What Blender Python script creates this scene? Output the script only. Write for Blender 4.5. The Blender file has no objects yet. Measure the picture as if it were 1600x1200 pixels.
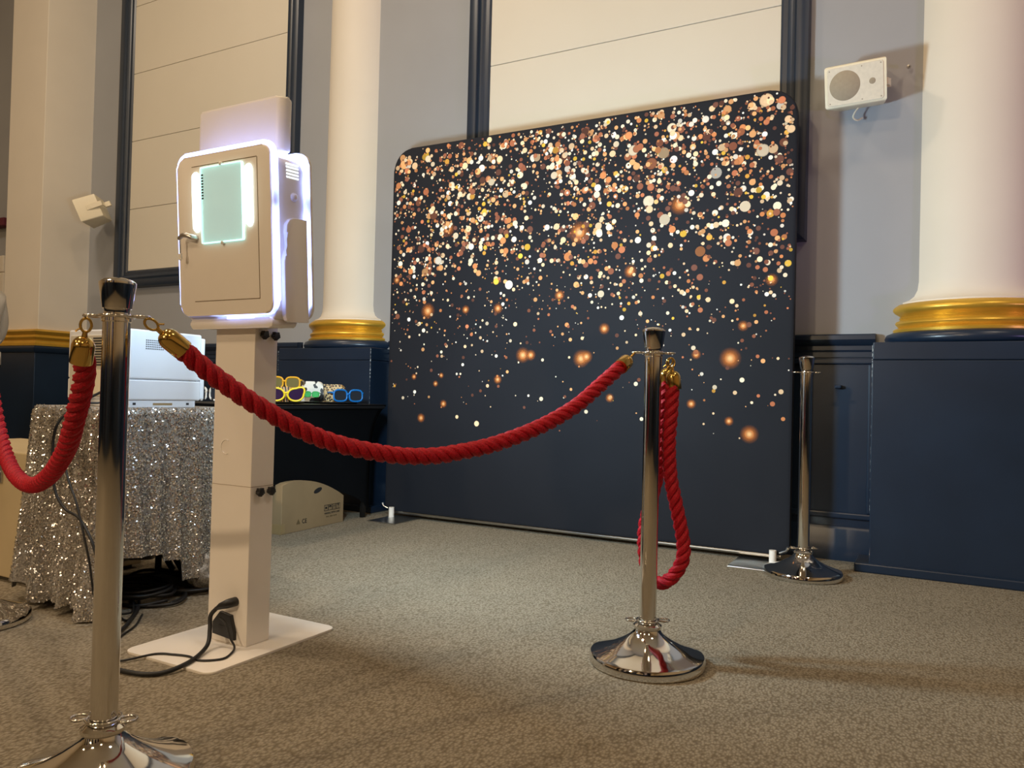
import bpy, bmesh, math, random
from mathutils import Vector, Matrix, noise
random.seed(7)
PI = math.pi
SC = bpy.context.scene
COL = SC.collection

# ------------------------------------------------------------------ camera
cd = bpy.data.cameras.new('camera'); cam = bpy.data.objects.new('camera', cd); COL.objects.link(cam)
YAW, PIT, ROLL, HC = .50111, .014807, .024852, .77
_f = Vector((-math.sin(YAW)*math.cos(PIT), math.cos(YAW)*math.cos(PIT), math.sin(PIT)))
_r = Vector((math.cos(YAW), math.sin(YAW), 0)); _u = _r.cross(_f)
_R = _r*math.cos(ROLL)+_u*math.sin(ROLL); _U = -_r*math.sin(ROLL)+_u*math.cos(ROLL)
M = Matrix((_R, _U, -_f)).transposed().to_4x4(); M.translation = (0, 0, HC)
cam.matrix_world = M
cd.sensor_width = 36; cd.lens = 1213.4/1600*36; cd.clip_start = .02; cd.clip_end = 100
SC.camera = cam
# ------------------------------------------------------------------ colour management, world
SC.view_settings.view_transform = 'Standard'; SC.view_settings.look = 'None'
SC.view_settings.gamma = 1; SC.view_settings.use_curve_mapping = False
SC.view_settings.exposure = 0.0
W = bpy.data.worlds.new('world'); SC.world = W; W.use_nodes = True
W.node_tree.nodes['Background'].inputs[0].default_value = (1, .85, .7, 1)
W.node_tree.nodes['Background'].inputs[1].default_value = .05
# ------------------------------------------------------------------ lights
def area(name, loc, aim, size, power, col, spread=180, shape='DISK'):
    l = bpy.data.lights.new(name, 'AREA'); l.shape = shape; l.size = size; l.energy = power; l.color = col
    l.spread = math.radians(spread)
    o = bpy.data.objects.new(name, l); COL.objects.link(o); o.location = loc
    o.rotation_euler = (Vector(aim)-Vector(loc)).to_track_quat('-Z', 'Y').to_euler()
    return o
WARM = (1, .74, .46); WARM2 = (1, .82, .62)
area('ceiling_lamp', (-1.9, 1.3, 5.45), (-1.7, 1.5, 0), .45, 40, WARM)
area('ceiling_lamp', (1.8, 1.6, 5.45), (1.2, 2.2, 0), .6, 38, WARM2)
area('ceiling_lamp', (-4.4, 1.1, 5.45), (-4.9, 2.0, 0), .6, 84, WARM2)
area('ceiling_lamp', (-1.4, -3.6, 5.45), (-1.6, -2.6, 0), .6, 70, WARM)
area('ceiling_lamp', (2.6, -2.8, 5.45), (1.5, -1.5, 0), .6, 36, WARM)
area('ceiling_lamp', (-5.6, -3.4, 5.45), (-5.2, -2, 0), .6, 44, WARM)
area('added_low_lamp', (-2.6, -5.9, 3.5), (-2.2, 2.5, 1.2), .35, 50, WARM, 110)  # unseen low source, added to warm the faces turned towards the camera
def uplight(x, y, aim, power, col, ang=50):
    l = bpy.data.lights.new('added_uplight', 'SPOT'); l.energy = power; l.color = col; l.spot_size = math.radians(ang); l.spot_blend = .5; l.shadow_soft_size = .06
    o = bpy.data.objects.new('added_uplight', l); COL.objects.link(o); o.location = (x, y, .3)
    o.rotation_euler = (Vector(aim)-Vector(o.location)).to_track_quat('-Z', 'Y').to_euler()
for k, c in enumerate(((1, .62, .2), (1, .66, .25), (.25, .35, 1), (1, .62, .2), (1, .7, .3), (.3, .35, 1), (1, .62, .2))):
    uplight(-8.6+k*2.1, -5.9, (-8.6+k*2.1, -6.4, 2.2), 55, c)  # unseen row of spots, added so the polished posts mirror coloured streaks
uplight(4.6, 1.2, (.6, 4.0, 2.6), 190, (.6, .4, 1.0), 40)
area('added_booth_side_fill', (-2.06, 1.72, 1.2), (-2.6, 1.85, .9), .2, 3.2, (.55, .8, 1.0), 170)  # invented light on the booth's hidden side, added to turn the printer side blue-white
BOOTH_LIGHT = area('photo_booth_flash', (-1.84, 1.80, 1.22), (-1.35, 3.9, 1.32), .26, 52, (.66, .88, 1.0), 178)

# ------------------------------------------------------------------ materials
def lin(c):
    return tuple((x/12.92 if x <= .04045 else ((x+.055)/1.055)**2.4) for x in (v/255 for v in c))
def hexlin(r, g, b): return lin((r, g, b))
class NT:
    def __init__(s, name):
        s.m = bpy.data.materials.new(name); s.m.use_nodes = True; s.t = s.m.node_tree
        s.b = s.t.nodes['Principled BSDF']; s.out = s.t.nodes['Material Output']
    def n(s, kind, **kw):
        x = s.t.nodes.new(kind)
        for k, v in kw.items(): setattr(x, k, v)
        return x
    def l(s, a, b): s.t.links.new(a, b)
    def coord(s, which='Object', scale=None):
        tc = s.n('ShaderNodeTexCoord'); o = tc.outputs[which]
        if scale is not None:
            mp = s.n('ShaderNodeMapping'); mp.inputs['Scale'].default_value = scale if not isinstance(scale, (int, float)) else (scale,)*3
            s.l(o, mp.inputs[0]); o = mp.outputs[0]
        return o
    def noise(s, vec, scale, detail=3, rough=.55):
        x = s.n('ShaderNodeTexNoise'); x.inputs['Scale'].default_value = scale; x.inputs['Detail'].default_value = detail
        x.inputs['Roughness'].default_value = rough; s.l(vec, x.inputs['Vector']); return x
    def ramp(s, fac, stops, interp='LINEAR'):
        r = s.n('ShaderNodeValToRGB'); r.color_ramp.interpolation = interp
        e = r.color_ramp.elements
        while len(e) < len(stops): e.new(.5)
        for el, (p, c) in zip(e, stops): el.position = p; el.color = (*c, 1) if len(c) == 3 else c
        s.l(fac, r.inputs[0]); return r
    def bump(s, h, strength, dist=.01):
        b = s.n('ShaderNodeBump'); b.inputs['Strength'].default_value = strength; b.inputs['Distance'].default_value = dist
        s.l(h, b.inputs['Height']); s.l(b.outputs[0], s.b.inputs['Normal']); return b
def P(name, col, rough=.5, metal=0, var=.06, vscale=6, bump=0, bscale=80, spec=None, coat=0):
    """a painted / plastic / metal surface with faint mottling and optional fine relief"""
    n = NT(name); b = n.b
    b.inputs['Roughness'].default_value = rough; b.inputs['Metallic'].default_value = metal
    if spec is not None: b.inputs['Specular IOR Level'].default_value = spec
    if coat: b.inputs['Coat Weight'].default_value = coat
    v = n.coord('Object'); nz = n.noise(v, vscale)
    lo = tuple(c*(1-var) for c in col); hi = tuple(min(1, c*(1+var)) for c in col)
    r = n.ramp(nz.outputs[0], [(.3, lo), (.7, hi)]); n.l(r.outputs[0], b.inputs['Base Color'])
    if bump:
        nb = n.noise(v, bscale, 2); n.bump(nb.outputs[0], bump, .004)
    return n.m
def EM(name, col, strength):
    n = NT(name); n.b.inputs['Base Color'].default_value = (*col, 1)
    n.b.inputs['Emission Color'].default_value = (*col, 1); n.b.inputs['Emission Strength'].default_value = strength
    return n.m
m = {}
m['grey_wall'] = P('grey_wall_paint', hexlin(158, 160, 164), .6, var=.03, vscale=2, bump=.04, bscale=60)
m['cream'] = P('cream_paint', hexlin(230, 222, 208), .55, var=.025, vscale=2, bump=.03, bscale=40)
m['board'] = P('cream_board', hexlin(219, 212, 196), .5, var=.02, vscale=1.3)
m['white_wall'] = P('off_white_paint', hexlin(226, 208, 180), .6, var=.03, vscale=2)
m['navy'] = P('navy_gloss_paint', hexlin(27, 42, 62), .3, var=.12, vscale=3, bump=.05, bscale=25)
m['navy_dark'] = P('dark_frame_paint', hexlin(38, 50, 66), .34, var=.08, vscale=5)
m['gold'] = P('gold_paint', hexlin(222, 176, 66), .34, .55, var=.08, vscale=9)
m['chip'] = P('bare_plaster_chip', hexlin(170, 182, 190), .8)
m['chrome'] = P('polished_steel', (.72, .70, .66), .07, 1, var=.03, vscale=12)
m['brass'] = P('polished_brass', hexlin(205, 170, 95), .16, 1, var=.05, vscale=30)
m['steel'] = P('brushed_steel', (.55, .55, .54), .3, 1, var=.05, vscale=30)
m['white_metal'] = P('white_powder_coat', hexlin(240, 234, 226), .38, var=.015, vscale=8, bump=.03, bscale=300)
m['white_plastic'] = P('white_plastic', hexlin(236, 232, 226), .36, var=.015, vscale=8)
m['cream_plastic'] = P('ivory_plastic', hexlin(236, 226, 200), .4, var=.02, vscale=8)
m['grille'] = P('ivory_perforated_grille', hexlin(226, 216, 196), .6, var=.05, vscale=60, bump=.2, bscale=600)
m['cone'] = P('speaker_cone_shade', hexlin(164, 149, 126), .7, var=.05, vscale=60, bump=.2, bscale=600)
m['black'] = P('black_plastic', (.012, .012, .013), .4, var=.1)
m['rubber'] = P('black_cable_rubber', (.010, .010, .011), .5, var=.1)
m['spandex'] = P('black_stretch_fabric', (.0022, .003, .0045), .8, var=.15, vscale=4, bump=.05, bscale=300, spec=.15)
m['printer_side'] = P('printer_casing', hexlin(226, 228, 232), .4, var=.015)
m['printer_face'] = P('printer_face_plastic', hexlin(205, 198, 182), .45, var=.03)
m['slot'] = P('dark_slot', (.02, .02, .022), .6)
m['paper'] = P('paper_label', hexlin(232, 222, 196), .7)
m['ink'] = P('printed_ink', (.02, .018, .016), .7)
m['faint_ink'] = P('faint_printed_ink', hexlin(110, 92, 62), .8)
m['carton'] = P('kraft_cardboard', hexlin(156, 132, 98), .8, var=.07, vscale=5, bump=.05, bscale=150)
m['tape'] = P('packing_tape', hexlin(160, 136, 96), .35)
m['cabinet'] = P('beige_case_laminate', hexlin(196, 178, 142), .5, var=.05)
m['shirt'] = P('white_shirt_cotton', hexlin(228, 222, 212), .85, var=.04, bump=.15, bscale=14)
m['trouser'] = P('navy_trouser_cloth', hexlin(22, 26, 44), .85, var=.1)
m['skin'] = P('skin', hexlin(198, 150, 122), .5, var=.05)
m['hair'] = P('dark_hair', (.02, .014, .010), .5, var=.3, vscale=40)
m['shoe'] = P('black_shoe_leather', (.012, .012, .012), .3)
m['maroon'] = P('maroon_cloth', hexlin(96, 30, 48), .7)
m['glass_dark'] = P('dark_window_glass', (.03, .03, .03), .1)
m['ceil'] = P('ceiling_plaster', hexlin(232, 224, 208), .7, var=.02)

# carpet: short loop pile in diagonal rows
n = NT('loop_pile_carpet'); v = n.coord('Object')
mp = n.n('ShaderNodeMapping'); mp.inputs['Rotation'].default_value = (0, 0, .5); mp.inputs['Scale'].default_value = (1, .62, 1); n.l(v, mp.inputs[0])
vo = n.n('ShaderNodeTexVoronoi'); vo.inputs['Scale'].default_value = 150; n.l(mp.outputs[0], vo.inputs['Vector'])
nz = n.noise(v, 1.3, 4); nf = n.noise(v, 330, 2)
r1 = n.ramp(vo.outputs['Distance'], [(.0, hexlin(168, 159, 141)), (.8, hexlin(118, 108, 92))])
r2 = n.ramp(nz.outputs[0], [(.3, (.9, .9, .9)), (.7, (1.05, 1.05, 1.05))])
mx = n.n('ShaderNodeMixRGB', blend_type='MULTIPLY'); mx.inputs[0].default_value = 1; n.l(r1.outputs[0], mx.inputs[1]); n.l(r2.outputs[0], mx.inputs[2])
r3 = n.ramp(nf.outputs[0], [(.25, (.84, .84, .84)), (.75, (1.12, 1.12, 1.12))])
mx2 = n.n('ShaderNodeMixRGB', blend_type='MULTIPLY'); mx2.inputs[0].default_value = 1; n.l(mx.outputs[0], mx2.inputs[1]); n.l(r3.outputs[0], mx2.inputs[2])
n.l(mx2.outputs[0], n.b.inputs['Base Color']); n.b.inputs['Roughness'].default_value = .95; n.b.inputs['Specular IOR Level'].default_value = .1
inv = n.n('ShaderNodeMath', operation='SUBTRACT'); inv.inputs[0].default_value = 1; n.l(vo.outputs['Distance'], inv.inputs[1])
n.bump(inv.outputs[0], .6, .004); m['carpet'] = n.m

# red rope yarn
n = NT('red_rope_yarn'); v = n.coord('Object'); nz = n.noise(v, 300, 2)
r = n.ramp(nz.outputs[0], [(.25, hexlin(120, 4, 20)), (.75, hexlin(200, 16, 40))]); n.l(r.outputs[0], n.b.inputs['Base Color'])
n.b.inputs['Roughness'].default_value = .6; n.b.inputs['Specular IOR Level'].default_value = .3; n.bump(nz.outputs[0], .4, .002); m['rope'] = n.m

# backdrop fabric and its print
n = NT('charcoal_tension_fabric'); v = n.coord('Object'); nz = n.noise(v, 1.5, 2); nf = n.noise(v, 500, 1)
r = n.ramp(nz.outputs[0], [(.3, hexlin(27, 30, 38)), (.7, hexlin(32, 35, 43))]); n.l(r.outputs[0], n.b.inputs['Base Color'])
n.b.inputs['Roughness'].default_value = .75; n.b.inputs['Specular IOR Level'].default_value = .25; n.bump(nf.outputs[0], .15, .001); m['fabric'] = n.m
n = NT('printed_bokeh_ink'); at = n.n('ShaderNodeAttribute'); at.attribute_name = 'print'
n.l(at.outputs['Color'], n.b.inputs['Base Color']); n.b.inputs['Roughness'].default_value = .75; n.b.inputs['Specular IOR Level'].default_value = .2
tr = n.n('ShaderNodeBsdfTransparent'); ms = n.n('ShaderNodeMixShader'); n.l(at.outputs['Alpha'], ms.inputs[0]); n.l(tr.outputs[0], ms.inputs[1]); n.l(n.b.outputs[0], ms.inputs[2])
n.l(ms.outputs[0], n.out.inputs[0]); m['print'] = n.m

# sequins and the cloth they sit on
n = NT('silver_mesh_cloth'); v = n.coord('Object'); nz = n.noise(v, 160, 2); r = n.ramp(nz.outputs[0], [(.3, hexlin(120, 116, 110)), (.7, hexlin(196, 190, 182))])
n.l(r.outputs[0], n.b.inputs['Base Color']); n.b.inputs['Roughness'].default_value = .5; n.b.inputs['Metallic'].default_value = .3; n.bump(nz.outputs[0], .5, .004); m['cloth'] = n.m
m['sequin'] = P('silver_sequin', (.80, .78, .75), .22, 1, var=.05)

# led strips: brightness wanders along the strip as in cheap tape
def led(name, col, lo, hi, scale):
    n = NT(name); v = n.coord('Object'); nz = n.noise(v, scale, 1)
    mr = n.n('ShaderNodeMapRange'); mr.inputs[1].default_value = .36; mr.inputs[2].default_value = .5; mr.inputs[3].default_value = lo; mr.inputs[4].default_value = hi
    sx = n.n('ShaderNodeSeparateXYZ'); n.l(v, sx.inputs[0]); ma = n.n('ShaderNodeMath', operation='MULTIPLY_ADD'); ma.inputs[1].default_value = .45; n.l(sx.outputs[2], ma.inputs[0]); n.l(nz.outputs[0], ma.inputs[2])
    mr.inputs[1].default_value = .46; mr.inputs[2].default_value = .60; n.l(ma.outputs[0], mr.inputs[0]); n.b.inputs['Base Color'].default_value = (.8, .85, .95, 1); n.b.inputs['Emission Color'].default_value = (*col, 1)
    n.l(mr.outputs[0], n.b.inputs['Emission Strength']); return n.m
m['led'] = led('led_edge_strip', (.28, .38, 1.0), .2, 5.0, 9)
m['led_bar'] = EM('led_light_bar', (.78, 1.0, .97), 3.2)
m['vent'] = EM('lit_vent_slot', (.85, .97, 1.0), 1.4)
m['pane_edge'] = EM('edge_lit_acrylic_rim', (.55, 1.0, .97), 1.3)
m['screen'] = EM('booth_flash_diffuser', (.9, .97, 1.0), 4.0)
n = NT('tinted_acrylic_pane'); n.b.inputs['Base Color'].default_value = (.74, .86, .84, 1); n.b.inputs['Roughness'].default_value = .12
n.b.inputs['Transmission Weight'].default_value = .55; n.b.inputs['IOR'].default_value = 1.3; n.b.inputs['Emission Color'].default_value = (.62, .92, .90, 1); n.b.inputs['Emission Strength'].default_value = .16
m['pane'] = n.m
# animal prints
n = NT('leopard_print'); v = n.coord('Object'); vo = n.n('ShaderNodeTexVoronoi'); vo.inputs['Scale'].default_value = 75; n.l(v, vo.inputs['Vector'])
r = n.ramp(vo.outputs['Distance'], [(.0, hexlin(176, 118, 52)), (.28, hexlin(30, 18, 10)), (.52, hexlin(218, 186, 128))], 'CONSTANT'); n.l(r.outputs[0], n.b.inputs['Base Color']); m['leopard'] = n.m
n = NT('cow_print'); nz = n.noise(n.coord('Object'), 26, 1); r = n.ramp(nz.outputs[0], [(0, hexlin(236, 236, 230)), (.55, (.01, .01, .01))], 'CONSTANT'); n.l(r.outputs[0], n.b.inputs['Base Color']); m['cow'] = n.m
def stripes(name, c1, c2, sc):
    n = NT(name); w = n.n('ShaderNodeTexWave'); w.inputs['Scale'].default_value = sc; w.inputs['Distortion'].default_value = 6; w.inputs['Detail'].default_value = 1
    n.l(n.coord('Object'), w.inputs['Vector']); r = n.ramp(w.outputs['Fac'], [(0, c1), (.5, c2)], 'CONSTANT'); n.l(r.outputs[0], n.b.inputs['Base Color']); return n.m
m['tiger'] = stripes('tiger_print', (.03, .015, .01), hexlin(214, 168, 110), 22)
m['zebra'] = stripes('zebra_print', (.015, .012, .012), hexlin(230, 228, 222), 20)
for k, c in (('yellow', (244, 214, 30)), ('orange_yellow', (236, 176, 30)), ('green', (40, 172, 78)), ('blue', (20, 120, 206)), ('white_frame', (232, 232, 232))):
    m[k] = P(k+'_gloss_plastic', hexlin(*c), .3, var=.03)
m['lens'] = P('dark_purple_lens', (.03, .01, .05), .1, var=.1); m['lens_grey'] = P('smoke_lens', hexlin(120, 112, 70), .12); m['lens_black'] = P('smoke_black_lens', (.03, .035, .045), .1)

# ------------------------------------------------------------------ mesh helpers
def add(name, bm, mat, parent=None, smooth=False, loc=None, rot=None):
    me = bpy.data.meshes.new(name); bmesh.ops.recalc_face_normals(bm, faces=bm.faces[:]); bm.to_mesh(me); bm.free()
    if mat is not None:
        me.materials.append(m[mat] if isinstance(mat, str) else mat)
    if smooth:
        for p in me.polygons: p.use_smooth = True
    o = bpy.data.objects.new(name, me); COL.objects.link(o)
    if parent: o.parent = parent
    if loc: o.location = loc
    if rot: o.rotation_euler = rot
    return o
def shade(o, ang=40):
    me = o.data
    for p in me.polygons: p.use_smooth = True
    me.set_sharp_from_angle(angle=math.radians(ang)); return o
def empty(name, loc=(0, 0, 0), rz=0, rx=0):
    o = bpy.data.objects.new(name, None); COL.objects.link(o); o.location = loc; o.rotation_euler = (rx, 0, rz); o.empty_display_size = .1; return o
def tag(o, label, cat, group=None):
    o['label'] = label; o['category'] = cat
    if group: o['group'] = group
    return o
def st(o): o['kind'] = 'structure'; return o
def box(x0, x1, y0, y1, z0, z1, bev=0, seg=2, bm=None):
    b = bmesh.new()
    bmesh.ops.create_cube(b, size=1)
    for v in b.verts: v.co = Vector(((x0+x1)/2+v.co.x*(x1-x0), (y0+y1)/2+v.co.y*(y1-y0), (z0+z1)/2+v.co.z*(z1-z0)))
    if bev: bmesh.ops.bevel(b, geom=b.edges[:], offset=bev, segments=seg, affect='EDGES', profile=.5)
    if bm is not None:
        t = bpy.data.meshes.new('t'); b.to_mesh(t); b.free(); bm.from_mesh(t); bpy.data.meshes.remove(t); return bm
    return b
def lathe(prof, seg=40, bm=None, center=(0, 0), a0=0, a1=2*PI):
    bm = bm or bmesh.new(); full = abs(a1-a0-2*PI) < 1e-6; rings = []
    cnt = seg if full else seg+1
    for r, z in prof:
        rings.append([bm.verts.new((center[0]+r*math.cos(a0+(a1-a0)*i/seg), center[1]+r*math.sin(a0+(a1-a0)*i/seg), z)) for i in range(cnt)] if r > 1e-6 else [bm.verts.new((*center, z))])
    for a, b in zip(rings, rings[1:]):
        for i in range(seg if full else seg):
            j = (i+1) % cnt
            if not full and i+1 >= cnt: continue
            if len(a) == 1 and len(b) == 1: continue
            if len(a) == 1: bm.faces.new((a[0], b[i], b[j]))
            elif len(b) == 1: bm.faces.new((a[i], a[j], b[0]))
            else: bm.faces.new((a[i], a[j], b[j], b[i]))
    return bm
def frames(pts, closed=False):
    pts = [Vector(p) for p in pts]; T = []
    for i in range(len(pts)):
        if closed: t = pts[(i+1) % len(pts)]-pts[i-1]
        else: t = pts[min(i+1, len(pts)-1)]-pts[max(i-1, 0)]
        T.append(t.normalized())
    nrm = T[0].orthogonal().normalized(); out = []
    for i, t in enumerate(T):
        nrm = (nrm-t*nrm.dot(t)).normalized(); out.append((pts[i], t, nrm, t.cross(nrm)))
    return out
def tube(pts, r, seg=8, closed=False, bm=None, caps=True):
    bm = bm or bmesh.new(); rings = []
    for k, (p, t, a, b) in enumerate(frames(pts, closed)):
        rr = r[k] if isinstance(r, (list, tuple)) else r
        rings.append([bm.verts.new(p+(a*math.cos(2*PI*i/seg)+b*math.sin(2*PI*i/seg))*rr) for i in range(seg)])
    prs = list(zip(rings, rings[1:]))+([(rings[-1], rings[0])] if closed else [])
    for A, B in prs:
        for i in range(seg): bm.faces.new((A[i], A[(i+1) % seg], B[(i+1) % seg], B[i]))
    if caps and not closed: bm.faces.new(rings[0]); bm.faces.new(rings[-1][::-1])
    return bm
def catmull(P_, n=10):
    P_ = [Vector(p) for p in P_]; Q = [P_[0]*2-P_[1]]+P_+[P_[-1]*2-P_[-2]]; out = []
    for i in range(1, len(Q)-2):
        a, b, c, d = Q[i-1:i+3]
        for k in range(n):
            t = k/n; out.append(.5*((2*b)+(c-a)*t+(2*a-5*b+4*c-d)*t*t+(3*b-a-3*c+d)*t**3))
    return out+[P_[-1]]
def resample(pts, step):
    L = [0]
    for a, b in zip(pts, pts[1:]): L.append(L[-1]+(b-a).length)
    N = max(2, int(L[-1]/step)); out = []; j = 0
    for k in range(N+1):
        s = L[-1]*k/N
        while j < len(pts)-2 and L[j+1] < s: j += 1
        t = (s-L[j])/max(1e-9, L[j+1]-L[j]); out.append(pts[j].lerp(pts[j+1], min(1, max(0, t))))
    return out
def rrect(w, h, r, n=6, cx=0, cy=0, radii=None):
    """rounded rectangle outline, counter-clockwise; radii = (bl, br, tr, tl)"""
    R_ = radii or (r,)*4; o = []
    for (sx, sy, a0, rr) in ((-1, -1, PI, R_[0]), (1, -1, 1.5*PI, R_[1]), (1, 1, 0, R_[2]), (-1, 1, .5*PI, R_[3])):
        for k in range(n+1):
            a = a0+.5*PI*k/n; o.append((cx+sx*(w/2-rr)+rr*math.cos(a), cy+sy*(h/2-rr)+rr*math.sin(a)))
    return o
def prism(poly, y0, y1, bev=0, axis='Y', bm=None, seg=2):
    """extrude a 2-D outline: axis Y -> outline in XZ, axis X -> outline in YZ, axis Z -> outline in XY"""
    b = bmesh.new()
    f = {'Y': lambda p, q: (p[0], q, p[1]), 'X': lambda p, q: (q, p[0], p[1]), 'Z': lambda p, q: (p[0], p[1], q)}[axis]
    A = [b.verts.new(f(p, y0)) for p in poly]; B = [b.verts.new(f(p, y1)) for p in poly]
    fa = b.faces.new(A); fb = b.faces.new(B[::-1]); nn = len(poly)
    for i in range(nn): b.faces.new((A[i], B[i], B[(i+1) % nn], A[(i+1) % nn]))
    if bev:
        ed = list(fa.edges)+list(fb.edges); bmesh.ops.bevel(b, geom=ed, offset=bev, segments=seg, affect='EDGES', profile=.5)
    if bm is not None:
        t = bpy.data.meshes.new('t'); b.to_mesh(t); b.free(); bm.from_mesh(t); bpy.data.meshes.remove(t); return bm
    return b
def ring_prism(outer, inner, y0, y1):
    """frame between two outlines with the same number of points, in XZ"""
    b = bmesh.new(); N = len(outer)
    V = [[b.verts.new((p[0], y, p[1])) for p in o] for o in (outer, inner) for y in (y0, y1)]
    for i in range(N):
        j = (i+1) % N
        b.faces.new((V[0][i], V[0][j], V[1][j], V[1][i])); b.faces.new((V[2][i], V[3][i], V[3][j], V[2][j]))
        b.faces.new((V[0][i], V[2][i], V[2][j], V[0][j])); b.faces.new((V[1][i], V[1][j], V[3][j], V[3][i]))
    return b
def text_mesh(name, body, size, mat, parent, loc, rot, depth=.0004):
    c = bpy.data.curves.new('t', 'FONT'); c.body = body; c.size = size; c.extrude = depth; c.align_x = 'LEFT'
    t = bpy.data.objects.new('t', c); me = bpy.data.meshes.new_from_object(t); bpy.data.objects.remove(t)
    me.materials.clear(); me.materials.append(m[mat]); o = bpy.data.objects.new(name, me); COL.objects.link(o); o.parent = parent; o.location = loc; o.rotation_euler = rot; return o

# ================================================================== THE SETTING
YW = 4.17            # face of the long wall
CEIL = 5.6
st(add('floor', box(-9.6, 5.2, -6.6, 4.35, -.1, 0), 'carpet'))
st(add('ceiling', box(-9.6, 5.2, -6.6, 4.35, CEIL, CEIL+.1), 'ceil'))
st(add('wall_back', box(-9.6, 5.2, YW, YW+.2, 0, CEIL), 'grey_wall'))
for nm, b in (('wall_left', (-9.7, -9.5, -6.6, YW)), ('wall_right', (5.0, 5.2, -6.6, YW))):
    w = st(add(nm, box(*b, 1.08, CEIL), 'white_wall')); add('dado', box(*b, 0, 1.08), 'navy', w)
w = st(add('wall_front', box(-9.5, 5.0, -6.7, -6.5, 1.08, CEIL), 'white_wall')); add('dado', box(-9.5, 5.0, -6.7, -6.5, 0, 1.08), 'navy', w)
# tall dark doors in the wall behind the viewer, which the polished posts mirror
for k, x in enumerate((-5.2, -1.6, 2.0)):
    d = st(add('door_%d' % (k+1), box(x-.85, x+.85, -6.5, -6.46, 0, 2.5, .01), 'navy_dark'))
    for s in (-1, 1):
        for z0, z1 in ((.2, 1.0), (1.15, 2.3)): add('panel', box(x+s*.43-.3, x+s*.43+.3, -6.46, -6.445, z0, z1, .008), 'navy_dark', d)

for k in range(7):
    x = -8.6+k*2.1
    p_ = st(add('pilaster', box(x-.26, x+.26, -6.5, -6.32, 1.1, CEIL, .005), 'cream'))
    add('plinth', box(x-.3, x+.3, -6.5, -6.28, 0, 1.1, .005), 'navy', p_)
    add('gold_moulding', box(x-.31, x+.31, -6.5, -6.27, 1.1, 1.22, .02), 'gold', p_)
for k in range(6):
    x = -7.55+k*2.1
    b = bmesh.new(); q = [(x-.62+1.24*i/48, -6.44+.04*math.sin(i*1.05)) for i in range(49)]
    lo = [b.verts.new((a, c, 2.55 if k in (1, 3, 4) else .15)) for a, c in q]; hi = [b.verts.new((a, c, 5.0)) for a, c in q]
    for i in range(48): b.faces.new((lo[i], lo[i+1], hi[i+1], hi[i]))
    st(add('window_curtain', b, 'trouser', None, True))

# two blocked window recesses: boarded in cream, dark moulded surrounds
PROF = [(0, .0), (0, .012), (.012, .022), (.035, .022), (.045, .034), (.06, .04), (.075, .034), (.082, .05), (.125, .056), (.14, .05), (.145, 0)]
def surround(k, x0, x1, z0, z1):
    """mitred moulding running round the opening x0..x1, z0..z1 (profile: distance outwards, proud of wall)"""
    root = st(empty('trim_%d' % k, ((x0+x1)/2, YW, z0)))
    ox, oz = (x0+x1)/2, z0
    C4 = [(x0, z0, -1, -1), (x1, z0, 1, -1), (x1, z1, 1, 1), (x0, z1, -1, 1)]
    for i in range(4):
        b = bmesh.new(); a, c = C4[i], C4[(i+1) % 4]
        A = [b.verts.new((a[0]+a[2]*o-ox, -p, a[1]+a[3]*o-oz)) for o, p in PROF]; B = [b.verts.new((c[0]+c[2]*o-ox, -p, c[1]+c[3]*o-oz)) for o, p in PROF]
        for j in range(len(PROF)-1): b.faces.new((A[j], A[j+1], B[j+1], B[j]))
        shade(add('moulding', b, 'navy_dark', root), 30)
    zs = [z0, 2.256, 2.83, 3.403, 3.978, 4.55, z1]
    for a, c in zip(zs, zs[1:]):
        add('board', box(x0-ox, x1-ox, -.012, -.002, a-oz+.002, c-oz-.002, .0012, 1), 'board', root)
    return root
surround(1, -5.99, -4.235, 1.735, 5.05)
surround(2, -2.487, -.738, 1.735, 5.05)

# panelled navy dado with moulded rail, in the bays between the column plinths
def extr_x(prof, x0, x1):
    b = bmesh.new(); A = [b.verts.new((x0, y, z)) for y, z in prof]; B = [b.verts.new((x1, y, z)) for y, z in prof]
    for i in range(len(prof)-1): b.faces.new((A[i], A[i+1], B[i+1], B[i]))
    b.faces.new(A); b.faces.new(B[::-1]); return b
RAIL = [(YW, 1.00), (YW-.022, 1.00), (YW-.022, 1.025), (YW-.03, 1.035), (YW-.03, 1.055), (YW-.045, 1.065), (YW-.06, 1.085), (YW-.06, 1.105), (YW-.05, 1.112), (YW, 1.115)]
BASE = [(YW, 0), (YW-.034, 0), (YW-.034, .085), (YW-.028, .1), (YW-.028, .15), (YW-.02, .165), (YW, .17)]
def dado_bay(k, x0, x1, ends):
    root = st(add('trim_%d' % k, box(x0, x1, YW-.012, YW, 0, 1.1), 'navy'))
    shade(add('dado_rail', extr_x(RAIL, x0, x1), 'navy', root), 30)
    bb = shade(add('skirting', extr_x(BASE, x0, x1), 'navy', root), 30)
    n_ = max(1, round((x1-x0)/1.5)); wd = (x1-x0)/n_
    for i in range(n_):
        a, c = x0+i*wd+(.1 if i else .0), x0+(i+1)*wd-(.1 if i < n_-1 else .0)
        z0, z1 = .235, .965
        for (p, q, r_, s) in ((a, c, z0-.03, z0), (a, c, z1, z1+.03), (a, a+.03, z0, z1), (c-.03, c, z0, z1)):
            add('panel_moulding', box(p, q, YW-.03, YW-.012, r_, s, .007), 'navy', root)
    return root
dado_bay(3, -6.5, -4.005, 0)
bay = dado_bay(4, -3.195, -.265, 0)
dado_bay(5, .545, 5.0, 0)
dado_bay(6, -9.5, -7.12, 0)
hk = add('wall_hook', box(-.445, -.415, YW-.045, YW-.012, .845, .862, .004), 'navy', bay)

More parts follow.
